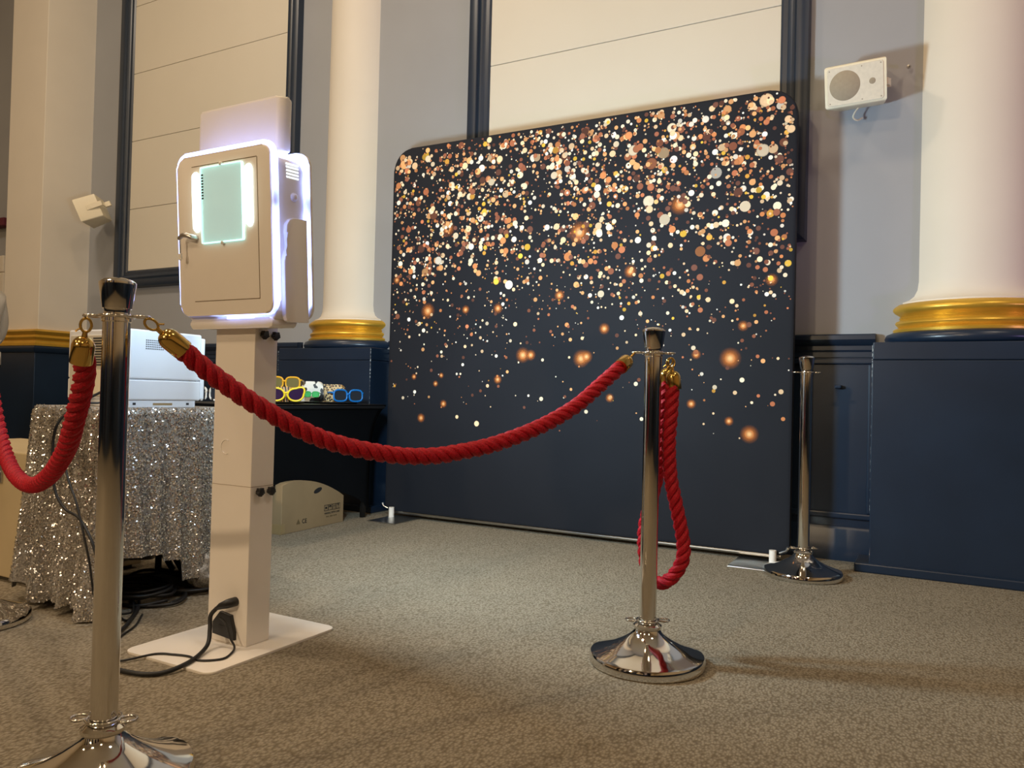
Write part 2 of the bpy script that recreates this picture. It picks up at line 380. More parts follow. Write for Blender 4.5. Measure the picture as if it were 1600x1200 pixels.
# engaged columns on navy plinths
def column(cx, chip_seed):
    root = st(empty('column', (cx, 4.34, 0)))
    add('plinth', box(-.405, .405, -.405, .2, 0, .975, .004), 'navy', root)
    add('plinth_cap', box(-.403, .403, -.403, .2, .977, 1.057, .004), 'navy', root)
    add('plinth_foot', box(-.465, .465, -.43, .2, 0, .042, .006), 'navy', root)
    shade(add('base_torus', lathe([(.3, 1.057), (.385, 1.057), (.402, 1.068), (.406, 1.085), (.398, 1.105), (.375, 1.117), (.3, 1.117)], 72), 'navy', root), 50)
    g = [(.3, 1.117), (.372, 1.117), (.374, 1.128), (.362, 1.136), (.352, 1.139), (.36, 1.148), (.366, 1.158), (.362, 1.168), (.35, 1.174), (.347, 1.178), (.352, 1.184), (.345, 1.19), (.349, 1.195)]
    g += [(.349+.026*math.sin(PI*t/10), 1.195+.058*t/10) for t in range(1, 11)]+[(.29, 1.255)]
    shade(add('gold_ring', lathe(g, 72), 'gold', root), 50)
    s = [(.28, 1.253), (.338, 1.253), (.338, 1.262), (.315, 1.272), (.297, 1.29), (.286, 1.32), (.282, 1.36), (.28, 2.4), (.276, 3.6), (.264, CEIL)]
    shade(add('shaft', lathe(s, 72), 'cream', root), 50)
    # worn corners: bare plaster showing along the plinth arris
    rnd = random.Random(chip_seed); b = bmesh.new()
    for s_ in (-1, 1):
        z = .28
        while z < 1.05:
            near = z > .86
            h = rnd.uniform(.004, .022); w_ = rnd.uniform(.0015, .0065) if near else rnd.uniform(.0006, .0014)
            if z+h > 1.055: break
            zz = [z, z+h*.3, z+h*.7, z+h]; ww = [w_*rnd.uniform(.1, .4), w_*rnd.uniform(.6, 1), w_*rnd.uniform(.5, 1), w_*rnd.uniform(.1, .3)]
            for dx, dy in ((1, 0), (0, 1)):
                A_ = [b.verts.new((s_*.4056, -.4056, q)) for q in zz]; B_ = [b.verts.new((s_*(.4056-dx*w), -.4056+dy*w, q)) for q, w in zip(zz, ww)]
                for q in range(3): b.faces.new((A_[q], A_[q+1], B_[q+1], B_[q]))
            z += h+(rnd.uniform(.0, .012) if near else rnd.uniform(0, .05))
    c = add('chipped_paint', b, 'chip', root); c['kind'] = 'stuff'
    return root
column(-3.60, 3); column(.14, 5)

# square pilaster at the far left, gilded moulding between shaft and navy foot
root = st(empty('pilaster', (-6.81, 3.96, 0)))
X0, X1, Y0 = -.26, .26, -.21
add('shaft', box(X0, X1, Y0, .25, 1.2, CEIL, .004), 'cream', root)
def wrap(name, prof, mat):
    b = bmesh.new(); L = [[], [], [], []]
    for o, z in prof:
        for q, p in enumerate(((X0-o, .25), (X0-o, Y0-o), (X1+o, Y0-o), (X1+o, .25))): L[q].append(b.verts.new((p[0], p[1], z)))
    for q in range(3):
        for j in range(len(prof)-1): b.faces.new((L[q][j], L[q+1][j], L[q+1][j+1], L[q][j+1]))
    return shade(add(name, b, mat, root), 35)
wrap('gold_moulding', [(0, 1.085), (.055, 1.085), (.055, 1.1), (.04, 1.11), (.035, 1.13), (.045, 1.14), (.05, 1.155), (.04, 1.165), (.035, 1.175), (.045, 1.19), (.05, 1.205), (.03, 1.222), (0, 1.225)], 'gold')
wrap('base_torus', [(0, 1.03), (.055, 1.03), (.062, 1.045), (.062, 1.07), (.05, 1.085), (0, 1.085)], 'navy')
add('plinth', box(X0-.045, X1+.045, Y0-.045, .25, 0, 1.03, .004), 'navy', root)
add('plinth_foot', box(X0-.075, X1+.075, Y0-.075, .25, 0, .09, .006), 'navy', root)

# a framed hatch with a maroon pelmet further along the same wall
root = st(empty('window_1', (-8.5, YW, 1.1)))
add('pane', box(-.55, .55, -.02, -.005, .03, .72), 'glass_dark', root)
for b_ in ((-.72, .72, .72, .88), (-.72, .72, -.1, .03)): add('frame_rail', box(b_[0], b_[1], -.06, -.002, b_[2], b_[3], .01), 'cream', root)
for s in (-1, 1): add('frame_stile', box(s*.635-.085, s*.635+.085, -.055, -.002, .03, .72, .01), 'cream', root)
add('pelmet', box(-.75, .75, -.09, -.002, 1.155, 1.235, .01), 'maroon', root)

# ================================================================== BACKDROP
bd = tag(empty('photo_backdrop', (-1.805, 3.93, 0)), 'wide charcoal fabric backdrop printed with gold and copper bokeh dots', 'backdrop')
WB, ZB0, ZB1 = 2.40, .042, 2.285
out = rrect(WB, ZB1-ZB0, .1, 8, 0, (ZB0+ZB1)/2, (.03, .03, .13, .13))
f_ = add('fabric_cover', prism(out, -.05, 0, .008, seg=3), 'fabric', bd); shade(f_, 50)
add('bottom_rail', tube([(-WB/2+.04, -.025, .032), (WB/2-.04, -.025, .032)], .012, 10), 'steel', bd)
for s in (-1, 1):
    p = add('foot_plate', box(s*1.06-.1, s*1.06+.1, -.27, .0, 0, .006, .002), 'steel', bd)
    shade(add('foot_post', lathe([(0, .0), (.017, .0), (.017, .065), (0, .066)], 16, center=(s*1.13, -.075)), 'white_metal', bd), 40)
    shade(add('thumb_screw', tube([(s*1.16, -.07, .055), (s*1.19, -.075, .068), (s*1.20, -.075, .085)], [.004, .005, .008], 8), 'steel', bd), 40)
# the print: discs of ink lying on the cloth
rnd = random.Random(21); b = bmesh.new(); cl = b.loops.layers.float_color.new('print')
PAL = [(255, 236, 205), (250, 214, 170), (238, 176, 118), (216, 140, 88), (196, 120, 84), (150, 92, 70), (112, 72, 60), (255, 246, 232), (222, 164, 70), (236, 190, 70)]
PW = [13, 13, 11, 9, 8, 9, 8, 8, 2, 2]
def inside(x, z, r):
    if abs(x)+r > WB/2-.008 or z+r > ZB1-.008 or z < ZB0+.03: return False
    dx, dz = abs(x)-(WB/2-.13), z-(ZB1-.13)
    return not (dx > 0 and dz > 0 and math.hypot(dx, dz)+r > .122)
cells = {}
def layer_of(x, z, r):
    # every disc lies one film of ink above whatever it overlaps
    keys = [(i, j) for i in range(int((x-r+5)/.1), int((x+r+5)/.1)+1) for j in range(int((z-r+5)/.1), int((z+r+5)/.1)+1)]; top = 0
    for k in keys:
        for (a, c, q, l) in cells.get(k, ()):
            if l >= top and math.hypot(a-x, c-z) < q+r: top = l+1
    for k in keys: cells.setdefault(k, []).append((x, z, r, top))
    return top
def disc(x, z, r, col, a0, a1, n_=12, rim=None):
    y = -.0504-.00003*layer_of(x, z, r); c0 = lin(col)
    if a1 is None or a1 == a0:
        vs = [b.verts.new((x+r*math.cos(2*PI*k/n_), y, z+r*math.sin(2*PI*k/n_))) for k in range(n_)]
        f = b.faces.new(vs)
        for lp in f.loops: lp[cl] = (*c0, a0)
        return
    rings = [(0, a0), (.25, a0*.86), (.5, a0*.45), (.75, a0*.14), (1, 0)]
    cv = b.verts.new((x, y, z)); prev = None
    for q, (fr, al) in enumerate(rings[1:]):
        cur = [b.verts.new((x+r*fr*math.cos(2*PI*k/16), y, z+r*fr*math.sin(2*PI*k/16))) for k in range(16)]
        for k in range(16):
            j = (k+1) % 16
            if prev is None: f = b.faces.new((cv, cur[k], cur[j])); al_ = [rings[0][1], al, al]
            else: f = b.faces.new((prev[k], cur[k], cur[j], prev[j])); al_ = [pa, al, al, pa]
            for lp, aa in zip(f.loops, al_): lp[cl] = (*c0, aa)
        prev, pa = cur, al
GL = [(-2.72, 1.27, .055), (-2.06, 1.0, .05), (-1.7, .98, .055), (-1.67, .99, .04), (-.9, .98, .06), (-.8, .61, .05), (-1.73, 1.67, .07), (-1.17, 1.77, .06), (-1.43, 1.44, .04), (-1.57, 1.14, .035), (-2.75, .62, .032), (-2.59, .71, .028), (-2.22, .86, .03), (-2.23, 1.27, .035), (-2.45, 1.27, .03), (-2.96, 1.47, .03), (-1.53, .77, .028), (-1.09, .75, .028), (-.9, .67, .026), (-.84, 1.14, .03), (-.71, 1.36, .035), (-2.59, 1.76, .055), (-1.84, 1.33, .035), (-2.01, 1.0, .035), (-1.07, 1.0, .028), (-2.61, .88, .02), (-2.81, .87, .022), (-2.65, .83, .022)]
for gx, gz, gr in GL:
    disc(gx-bd.location.x, gz, gr*.95, (240, 140, 66), .9, 0); disc(gx-bd.location.x, gz, gr*.5, (255, 205, 140), .95, 0)
def dens(t):      # share of dots by depth below the top edge, t = 0 top .. 1 bottom
    return 1.0 if t < .16 else max(.0, 1-(t-.16)/.62)**2+(.035 if t < .76 else 0)
cnt = 0
while cnt < 3700:
    t = rnd.random(); x = rnd.uniform(-WB/2, WB/2)
    if rnd.random() > dens(t): continue
    if noise.noise(Vector((x*2.6, t*6, 3)))*.7+.62 < rnd.random()*.75: continue
    z = ZB1-t*(ZB1-ZB0)
    q = rnd.random(); big = max(0, 1-t/.62)
    r = .0028+.0045*rnd.random() if q < .56 else (.007+.0065*rnd.random() if q < .88 else .0125+.010*rnd.random()*(.4+.6*big))
    if q > .988: r = .022+.012*rnd.random()*big
    if t > .4: r *= .75
    if not inside(x, z, r): continue
    col = rnd.choices(PAL, PW)[0]; k = rnd.uniform(.8, 1.05) if r < .02 else rnd.uniform(.62, 1)
    col = tuple(min(255, c*k) for c in col)
    disc(x, z, r, col, 1, None, 8 if r < .008 else 14)
    if r > .012 and rnd.random() < .6: disc(x, z, r*.86, tuple(min(255, c*1.1+6) for c in col), 1, None, 14)
    cnt += 1
pr = add('bokeh_print', b, 'print', f_); pr['kind'] = 'stuff'

# ================================================================== STANCHIONS AND ROPES
EYE = .056
def stanchion(x, y, ang, label):
    t = tag(empty('rope_stanchion', (x, y, 0), ang), label, 'stanchion', 'polished rope stanchions')
    shade(add('base', lathe([(0, .004), (.155, .004), (.162, 0), (.166, .004), (.167, .024), (.163, .031), (.155, .034), (.13, .042), (.1, .054), (.07, .07), (.05, .084), (.041, .094), (.038, .102), (.041, .106), (.041, .112), (.033, .118), (.026, .121)], 64), 'chrome', t), 35)
    shade(add('pole', lathe([(.025, .11), (.025, .897)], 32), 'chrome', t), 60)
    shade(add('collar', lathe([(.025, .893), (.027, .895), (.027, .904), (.024, .907), (.023, .918), (.025, .922)], 32), 'chrome', t), 35)
    shade(add('finial', lathe([(.0, .92), (.0265, .92), (.0275, .926), (.0335, .966), (.0335, .971), (.028, .976), (.015, .9795), (0, .981)], 40), 'chrome', t), 35)
    for nm, z in (('rope_ring', .905), ('base_ring', .126)):
        b = tube([(.031*math.cos(a), .031*math.sin(a), z) for a in [2*PI*i/24 for i in range(24)]], .0032, 8, True)
        for s in (-1, 1):
            tube([(s*(.047)+.016*math.cos(a), .016*math.sin(a), z-(.0 if nm == 'base_ring' else 0)) for a in [2*PI*i/18 for i in range(18)]], .0028, 8, True, bm=b)
        shade(add(nm, b, 'chrome', t), 60)
    return t
CAMANG = YAW
SA, SB, SCC, SD = (-1.405, .955), (-.731, 2.193), (-.512, 3.665), (-2.70, 1.365)
stanchion(*SA, CAMANG, 'nearest polished steel rope stanchion, in front of the sequinned table')
stanchion(*SB, CAMANG, 'polished stanchion with a red rope looped down its side')
stanchion(*SCC, CAMANG, 'bare stanchion without a rope beside the right edge of the backdrop')
stanchion(*SD, CAMANG, 'stanchion at the left edge showing only its round polished base')

def rope(pts, label, name='barrier_rope'):
    t = tag(empty(name, pts[0]), label, 'rope', 'red twisted barrier ropes')
    o = Vector(pts[0]); path = resample(catmull([Vector(p)-o for p in pts], 12), .006)
    L = .006*(len(path)-1)
    # snap hook and ferrule at both ends, rope between
    for end in (0, 1):
        q = path if end == 0 else path[::-1]
        a, c = q[0], q[10]; d = (c-a).normalized(); side = d.orthogonal().normalized()
        b = tube([a+d*.014+(d*math.cos(w)*.014+side*math.sin(w)*.010) for w in [2*PI*i/16 for i in range(16)]], .0028, 7, True)
        tube([a+d*.026, a+d*.044], [.0045, .006], 8, bm=b); tube([a+d*.022+side*.009, a+d*.03+side*.017], .0018, 6, bm=b)
        shade(add('snap_hook', b, 'brass', t), 60)
        b = tube([a+d*.038, a+d*.041, a+d*.048, a+d*.056, a+d*.09, a+d*.093, a+d*.093], [.006, .013, .019, .0215, .0215, .021, .012], 20)
        shade(add('ferrule', b, 'brass', t), 40)
    core = path[14:-14]; fr = frames(core)
    pitch = .088
    for k in range(3):
        b = bmesh.new(); rings = []; NS = 30
        for i, (p, tt, na, nb) in enumerate(fr):
            s = i*.006; ph = 2*PI*(s/pitch+k/3)
            cdir = na*math.cos(ph)+nb*math.sin(ph); tan = (tt*pitch+(-na*math.sin(ph)+nb*math.cos(ph))*2*PI*.0112).normalized()
            u = cdir; v2 = tan.cross(u).normalized(); c = p+cdir*.0112; ring = []
            for j in range(NS):
                w = 2*PI*j/NS; rr = .0099*(1+.10*math.cos(7*w+s*2*PI/.035))
                ring.append(b.verts.new(c+(u*math.cos(w)+v2*math.sin(w)*1.08)*rr))
            rings.append(ring)
        for A, B in zip(rings, rings[1:]):
            for j in range(NS): b.faces.new((A[j], A[(j+1) % NS], B[(j+1) % NS], B[j]))
        b.faces.new(rings[0]); b.faces.new(rings[-1][::-1])
        add('strand', b, 'rope', t, True)
    return t
ex, ey = math.cos(CAMANG)*EYE, math.sin(CAMANG)*EYE
rope([(SA[0]+ex, SA[1]+ey, .900), (-1.335, 1.04, .853), (-1.318, 1.084, .815), (-1.298, 1.128, .78), (-1.265, 1.195, .732), (-1.207, 1.318, .664), (-1.133, 1.454, .626), (-1.077, 1.557, .618), (-1.035, 1.634, .627), (-.982, 1.732, .648), (-.916, 1.854, .694), (-.865, 1.947, .746), (-.826, 2.03, .808), (-.79, 2.105, .868), (SB[0]-ex, SB[1]-ey, .902)], 'red twisted rope sagging across the picture between two stanchions')
rope([(SA[0]-ex-.004, SA[1]-ey, .900), (-1.478, .935, .845), (-1.515, .963, .79), (-1.60, 1.0, .70), (-1.70, 1.045, .628), (-1.84, 1.10, .562), (-2.0, 1.158, .515), (-2.16, 1.216, .50), (-2.31, 1.27, .512), (-2.44, 1.315, .556), (-2.55, 1.35, .635), (-2.63, 1.372, .73), (-2.67, 1.378, .82), (SD[0]+.042, SD[1]-.035, .90)], 'red twisted rope curving down from the nearest stanchion past the sequinned cloth')
ex2 = .047
rope([(-.688, 2.226, .892), (-.683, 2.235, .86), (-.682, 2.228, .82), (-.684, 2.226, .74), (-.690, 2.229, .646), (-.686, 2.24, .542), (-.668, 2.251, .448), (-.651, 2.262, .354), (-.652, 2.262, .296), (-.681, 2.262, .244), (-.72, 2.268, .219), (-.754, 2.272, .235), (-.772, 2.276, .296), (-.775, 2.276, .373), (-.760, 2.278, .45), (-.738, 2.280, .547), (-.728, 2.282, .662), (-.724, 2.278, .76), (-.717, 2.274, .83), (-.706, 2.262, .87), (-.696, 2.245, .893)], 'red twisted rope hanging in a closed loop from a single stanchion')

# ================================================================== PHOTO BOOTH
bt = tag(empty('photo_booth', (-1.862, 1.70, 0)), 'white photo booth kiosk with glowing head on a tall pedestal', 'photo booth')
pl = add('base_plate', prism(rrect(.362, .505, .032, 6, -.012, 0), 0, .007, .002, 'Z'), 'white_metal', bt); shade(pl, 40)
ped = add('pedestal', box(-.083, .083, -.047, .043, .007, .985, .002), 'white_metal', bt)
add('pedestal_joint', box(-.0834, .0834, -.0474, .0434, .478, .4795), 'cone', ped)
for z in (.933, .464):
    for y in (-.022, .022):
        k = lathe([(0, 0), (.005, 0), (.005, .008), (.004, .009)], 10)
        poly = [((.0115+.0028*math.cos(5*a))*math.cos(a), (.0115+.0028*math.cos(5*a))*math.sin(a)) for a in [2*PI*i/40 for i in range(40)]]
        prism(poly, .007, .021, .002, 'Z', bm=k)
        shade(add('star_knob', k, 'black', ped, loc=(.083, y, z), rot=(0, PI/2, 0)), 40)
c = lathe([(.0225, 0), (.0225, .0015), (.021, .0018), (.021, 0)], 28, a0=.35*PI, a1=1.65*PI)
add('cable_port_cover', c, 'white_plastic', ped, loc=(-.025, -.047, .593), rot=(PI/2, 0, 0))
sk = prism([(-.05, .030), (.042, .022), (.042, .045), (.026, .094), (-.02, .100), (-.05, .066)], -.058, -.046, .002)
sk = add('power_inlet', sk, 'black', ped); add('inlet_recess', box(-.022, .014, -.0595, -.057, .05, .06), 'slot', sk)
pgb = tube([(.035, -.045, .135), (.035, -.066, .135), (.030, -.078, .133), (.012, -.082, .126), (-.004, -.082, .117)], [.014, .014, .013, .010, .006], 12); shade(add('plug', pgb, 'black', ped), 50)

# head, leaning a little towards the viewer (its screen looks away at the backdrop)
HD = Vector((-1.838+1.862, 1.675-1.70, .979)); TILT = math.radians(4)
def hp(name, bm, mat, parent=None, smooth=None, loc=(0, 0, 0), rot=None):
    o = add(name, bm, mat, parent or bt, loc=(HD+Matrix.Rotation(TILT, 3, 'X') @ Vector(loc)) if parent is None else loc, rot=None)
    if parent is None: o.rotation_euler = (TILT, 0, 0)
    if smooth: shade(o, smooth)
    return o
HW, HH = .385, .475
body = hp('head_body', prism(rrect(.370, .475, .032, 6, 0, .2275), -.0605, .055, .006, seg=3), 'white_plastic', smooth=40)
door = hp('back_panel', prism(rrect(HW, HH, .03, 6, 0, .25), -.082, -.068, .006, seg=3), 'white_metal', smooth=40)
hp('led_strip', prism(rrect(HW+.020, HH+.016, .04, 8, 0, .256), -.077, -.060, .006, seg=3), 'led', smooth=40)
hp('rear_led_strip', prism(rrect(.391, .496, .036, 8, 0, .243), .055, .072, .005, seg=3), 'led', smooth=40)
scr = hp('screen_bezel', prism(rrect(.388, .492, .03, 6, 0, .243), .067, .082, .005, seg=2), 'white_plastic', smooth=40)
add('flash_panel', prism(rrect(.30, .36, .03, 6, 0, .26), .082, .086, .001), 'screen', scr)
# hinged service door: outline groove, hinge line, lock lever with keys
gz0, gz1, gx0, gx1 = .055, .455, -.128, .142
b = bmesh.new()
for q in ((gx0, gx1, gz0, gz0+.002), (gx0, gx1, gz1, gz1+.002), (gx1, gx1+.002, gz0, gz1)): box(q[0], q[1], -.0827, -.0815, q[2], q[3], bm=b)
add('door_groove', b, 'faint_ink', door)
b = tube([(-.115, -.083, .245), (-.115, -.104, .247), (-.125, -.108, .251), (-.145, -.107, .253), (-.165, -.104, .245)], [.009, .0085, .008, .007, .006], 10); hl = add('lock_lever', b, 'steel', door); shade(hl, 50)
add('lock_key', box(-.163, -.157, -.106, -.104, .198, .24, .0008), 'steel', hl); add('key_tag', box(-.166, -.154, -.108, -.102, .180, .2, .002), 'white_plastic', hl)
# acrylic window between two light bars
pn = add('acrylic_pane', prism(rrect(.172, .222, .003, 2, .002, .337), -.089, -.083, .0008), 'pane', door)
add('pane_rim', ring_prism(rrect(.174, .224, .004, 2, .002, .337), rrect(.1685, .2185, .002, 2, .002, .337), -.0895, -.0826), 'pane_edge', pn)
for z in (.223, .451):
    add('pane_stud', lathe([(0, -.001), (.0055, -.001), (.0055, .008), (.003, .010), (0, .010)], 12), 'white_plastic', pn, loc=(.002, -.082, z), rot=(PI/2, 0, 0))
for i in range(9): add('cable_mark', box(-.079, -.071, -.0897, -.0893, .355+i*.0085, .360+i*.0085), 'slot', pn)
for x in (-.109, .112):
    lb = tube([(x, -.083, .262+.0), (x, -.083, .268), (x, -.083, .275), (x, -.083, .425), (x, -.083, .432), (x, -.083, .438)], [.005, .010, .0125, .0125, .010, .005], 14)
    shade(add('light_bar', lb, 'led_bar', door), 60)
# side face: glowing vent slots, round button, wavy handle cover
for i in range(5): add('vent_slot', box(.1845, .1862, -.012, .036, .405+i*.0095, .4095+i*.0095), 'vent', body)
shade(add('round_button', lathe([(0, .009), (.006, .0085), (.011, .005), (.013, 0)], 20), 'white_plastic', body, loc=(.185, .016, .352), rot=(0, PI/2, 0)), 60)
wv = [(.055, -.012)]+[(-.022+.006*k, -.012) for k in range(12, -1, -1)]+[(-.034, -.008), (-.04, .004), (-.04, .08), (-.04, .16), (-.036, .178), (-.029, .19), (-.024, .205), (-.025, .225), (-.03, .245), (-.027, .268), (-.016, .283), (.0, .29), (.055, .29)]
shade(add('handle_cover', prism([(y, z) for y, z in wv], .182, .199, .005, 'X', seg=2), 'white_plastic', body), 40)
chn = add('chin_tray', prism(rrect(.345, .03, .012, 5, 0, -.012), -.066, .03, .004), 'white_plastic', body); shade(chn, 40)
add('chin_light', box(-.01, .10, -.069, -.0665, .001, .008, .001), 'led', chn)
# sign board on top
sg = add('sign_board', prism(rrect(.365, .055, .024, 6, -.0, .0), 0, .16, .008, 'Z', seg=3), 'white_plastic', bt, loc=(-.022, -.018, 1.478)); shade(sg, 40)
for x in (-.12, .10): add('sign_bolt', lathe([(0, .012), (.005, .011), (.006, 0)], 12), 'steel', sg, loc=(x, -.042, -.014))
for x in (-.10, .10): add('sign_bracket', box(x-.012, x+.012, -.012, .012, -.035, .004, .002), 'white_metal', sg)

def cable(name, pts, r, label, group='black power cables', mat='rubber'):
    p = catmull(pts, 8); o0 = Vector(pts[0]); o = add(name, tube([q-o0 for q in p], r, 8), mat, loc=o0, smooth=True)
    return tag(o, label, 'cable', group)
cable('power_cable', [(-1.866, 1.618, .118), (-1.880, 1.608, .095), (-1.872, 1.60, .06), (-1.85, 1.575, .025), (-1.815, 1.51, .014), (-1.79, 1.44, .013), (-1.80, 1.385, .008), (-1.84, 1.352, .008), (-1.913, 1.339, .008), (-1.97, 1.338, .008), (-2.05, 1.38, .008), (-2.147, 1.455, .008), (-2.233, 1.572, .008), (-2.299, 1.645, .008), (-2.40, 1.74, .008), (-2.52, 1.80, .008)], .0062, 'thick black cable running from the booth plug over its base plate')
cable('thin_cable', [(-1.855, 1.622, .09), (-1.83, 1.622, .075), (-1.81, 1.62, .04), (-1.79, 1.62, .015), (-1.765, 1.585, .0105), (-1.75, 1.54, .0105), (-1.79, 1.50, .0105), (-1.845, 1.505, .0105), (-1.894, 1.492, .0105), (-1.939, 1.468, .0105), (-1.978, 1.392, .006), (-2.03, 1.40, .004), (-2.104, 1.45, .004), (-2.18, 1.53, .004), (-2.24, 1.62, .004), (-2.33, 1.71, .004)], .0032, 'thin black lead curling over the white booth base plate')

# ================================================================== SEQUINNED TABLE
TX0, TX1, TY0, TY1, TZ = -2.84, -2.43, 1.63, 2.19, .69
tb = tag(empty('folding_table', ((TX0+TX1)/2, (TY0+TY1)/2, 0)), 'folding table with black legs hidden under the sequinned cloth', 'table')
hx, hy = (TX1-TX0)/2, (TY1-TY0)/2
add('table_top', box(-hx+.005, hx-.005, -hy+.005, hy-.005, .655, .686, .006), 'white_plastic', tb)
for sy in (-1, 1):
    for sx in (-1, 1):
        add('leg', tube([(sx*.2, sy*.2, .655), (sx*.31, sy*.3, .0)] if False else [(sx*.14, sy*.20, .655), (sx*.15, sy*.20, .012)], .013, 10), 'black', tb, True)
    add('leg_bar', tube([(-.15, sy*.20, .02), (.15, sy*.20, .02)], .012, 10), 'black', tb, True)
for q in (-.06, .0): add('brace', tube([(q, -.18, .62), (q+.09, .13, .06)], .012, 8), 'black', tb, True)
# cloth: flat top, then a skirt that hangs in deepening folds
per = []
def side(p, q, nrm, n_):
    for i in range(n_): t = i/n_; per.append((Vector(p).lerp(Vector(q), t), Vector(nrm), t))
def corner(c, a0, a1, n_):
    for i in range(n_): a = a0+(a1-a0)*i/n_; per.append((Vector(c), Vector((math.cos(a), math.sin(a))), None))
side((-hx, -hy), (hx, -hy), (0, -1), 64); corner((hx, -hy), -PI/2, 0, 10); side((hx, -hy), (hx, hy), (1, 0), 60); corner((hx, hy), 0, PI/2, 10)
side((hx, hy), (-hx, hy), (0, 1), 50); corner((-hx, hy), PI/2, PI, 10); side((-hx, hy), (-hx, -hy), (-1, 0), 50); corner((-hx, -hy), PI, 1.5*PI, 10)
b = bmesh.new(); NV = 26; grid = []; s = 0
for i, (p, nr, t) in enumerate(per):
    front = i < 64; cor_fr = 64 <= i < 74; right = 74 <= i < 134
    if front: hem = .028+.035*noise.noise(Vector((i*.11, 0, 0)))+ (.05 if i < 10 else 0)*(1-i/10)
    elif cor_fr: hem = .006
    elif right:
        hem = .19-.03*t if t < .36 else (.15 if t < .5 else .07)
        if t < .02: hem = .05
    else: hem = .05
    col_ = []
    for j in range(NV+1):
        v = j/NV; z = TZ+.004+(hem-TZ-.004)*v
        am = .004+.03*v**1.3
        w_ = math.sin(i*.62+.8*math.sin(i*.13))*.6+.4*math.sin(i*.29+1.3)
        if right: am *= .45
        off = .008+am*(.7+w_)*.9+.02*v
        if cor_fr: off += .035*v*v
        if j == 0: off = .0; z = TZ+.004
        q = p+nr*max(.006 if j else 0, off)
        col_.append(b.verts.new((q.x, q.y, z)))
    grid.append(col_)
N = len(grid)
for i in range(N):
    A, B = grid[i], grid[(i+1) % N]
    for j in range(NV):
        if (A[j].co-B[j].co).length < 1e-6: b.faces.new((A[j], A[j+1], B[j+1]))
        else: b.faces.new((A[j], A[j+1], B[j+1], B[j]))
tops = []; last = None
for i in range(N):
    v = grid[i][0]
    if last is None or (v.co-last.co).length > 1e-5: tops.append(v); last = v
b.faces.new(tops)
cl_ = tag(empty('sequin_tablecloth', tb.location), 'silver sequinned tablecloth draped to the floor over the printer table', 'tablecloth')
skirt_samples = []
bm2 = b.copy(); bm2.normal_update(); bm2.faces.ensure_lookup_table()
fl = [(f, f.calc_area()) for f in bm2.faces if len(f.verts) <= 4]
cloth = add('cloth', b, 'cloth', cl_, True)
# sequins: small hexagons stitched at slightly different angles
rnd = random.Random(4); bs = bmesh.new()
vis = [(f, a) for f, a in fl if (f.calc_center_median().y < -hy+.03 or f.calc_center_median().x > hx-.03)]
tot = sum(a for f, a in vis)
import bisect
cum = []; acc = 0
for f, a in vis: acc += a; cum.append(acc)
for _ in range(26000):
    f = vis[min(len(vis)-1, bisect.bisect(cum, rnd.random()*acc))][0]
    vs = [v.co for v in f.verts]; u, w_ = rnd.random(), rnd.random()
    if len(vs) == 4: p = vs[0].lerp(vs[1], u).lerp(vs[3].lerp(vs[2], u), w_)
    else: p = vs[0]+(vs[1]-vs[0])*u*(1-w_)+(vs[2]-vs[0])*w_*(1-u)*.5
    nr = f.normal.copy()
    cm = f.calc_center_median()
    if nr.dot(Vector((cm.x, cm.y, 0))) < 0: nr.negate()
    nr = (nr+Vector((rnd.gauss(0, .30), rnd.gauss(0, .30), rnd.gauss(0, .30)))).normalized()
    a = nr.orthogonal().normalized(); c = nr.cross(a); p = p+nr*.003; rr = rnd.uniform(.0022, .0034)
    bs.faces.new([bs.verts.new(p+(a*math.cos(k*PI/3)+c*math.sin(k*PI/3))*rr) for k in range(6)])
bm2.free()
sq = add('sequins', bs, 'sequin', cl_); sq['kind'] = 'stuff'
# the gathered end of the cloth lying in a heap on the carpet
hb = bmesh.new(); bmesh.ops.create_icosphere(hb, subdivisions=4, radius=1)
for v in hb.verts:
    d = v.co.normalized(); k = 1+.28*noise.noise(d*2.2)+.16*noise.noise(d*5)
    v.co = Vector((d.x*.075*k, d.y*.10*k, max(-.0, .004+(.5+d.z*.5)*.14*k)))
add('gathered_hem', hb, 'cloth', cl_, True, loc=(-2.42-tb.location.x, 2.07-tb.location.y, 0))

# printer on the cloth
pt = tag(empty('photo_printer', (-2.633, 1.872, TZ+.005)), 'boxy pale photo printer standing on the sequinned tablecloth', 'printer')
PX, PY = .176, .15
add('casing', box(-PX, PX, -PY, PY, .10, .275, .006), 'printer_side', pt)
lw = add('paper_deck', box(-PX, PX, -PY, PY, .026, .0985, .005), 'printer_side', pt)
add('foot_rail', box(-PX+.01, PX-.004, -PY+.005, PY-.02, .0, .0255, .002), 'printer_side', pt)
add('rear_flap', box(PX-.03, PX-.002, PY, PY+.018, .03, .262, .004), 'printer_side', pt)
fp = add('front_panel', box(-PX+.02, PX-.03, -PY-.006, -PY, .035, .255, .003), 'printer_face', pt)
for i in range(11): add('front_slot', box(-.02, .13, -PY-.0075, -PY-.005, .145+i*.0095, .150+i*.0095), 'slot', fp)
lab = add('rating_label', box(-.075, .07, -PY-.0075, -PY-.0055, .045, .13), 'paper', fp)
for i, (w_, z) in enumerate(((.05, .118), (.035, .110))): add('label_line', box(-.06, -.06+w_, -PY-.0082, -PY-.0074, z, z+.004), 'ink', lab)
add('front_screw', lathe([(0, .002), (.003, .0015), (.003, 0)], 10), 'steel', fp, loc=(-PX+.03, -PY-.006, .16), rot=(PI/2, 0, 0))
bg = bmesh.new()
for iy in range(10):
    for iz in range(5): box(PX-.0005, PX+.0006, -.088+iy*.0075, -.0835+iy*.0075, .207+iz*.0075, .211+iz*.0075, bm=bg)
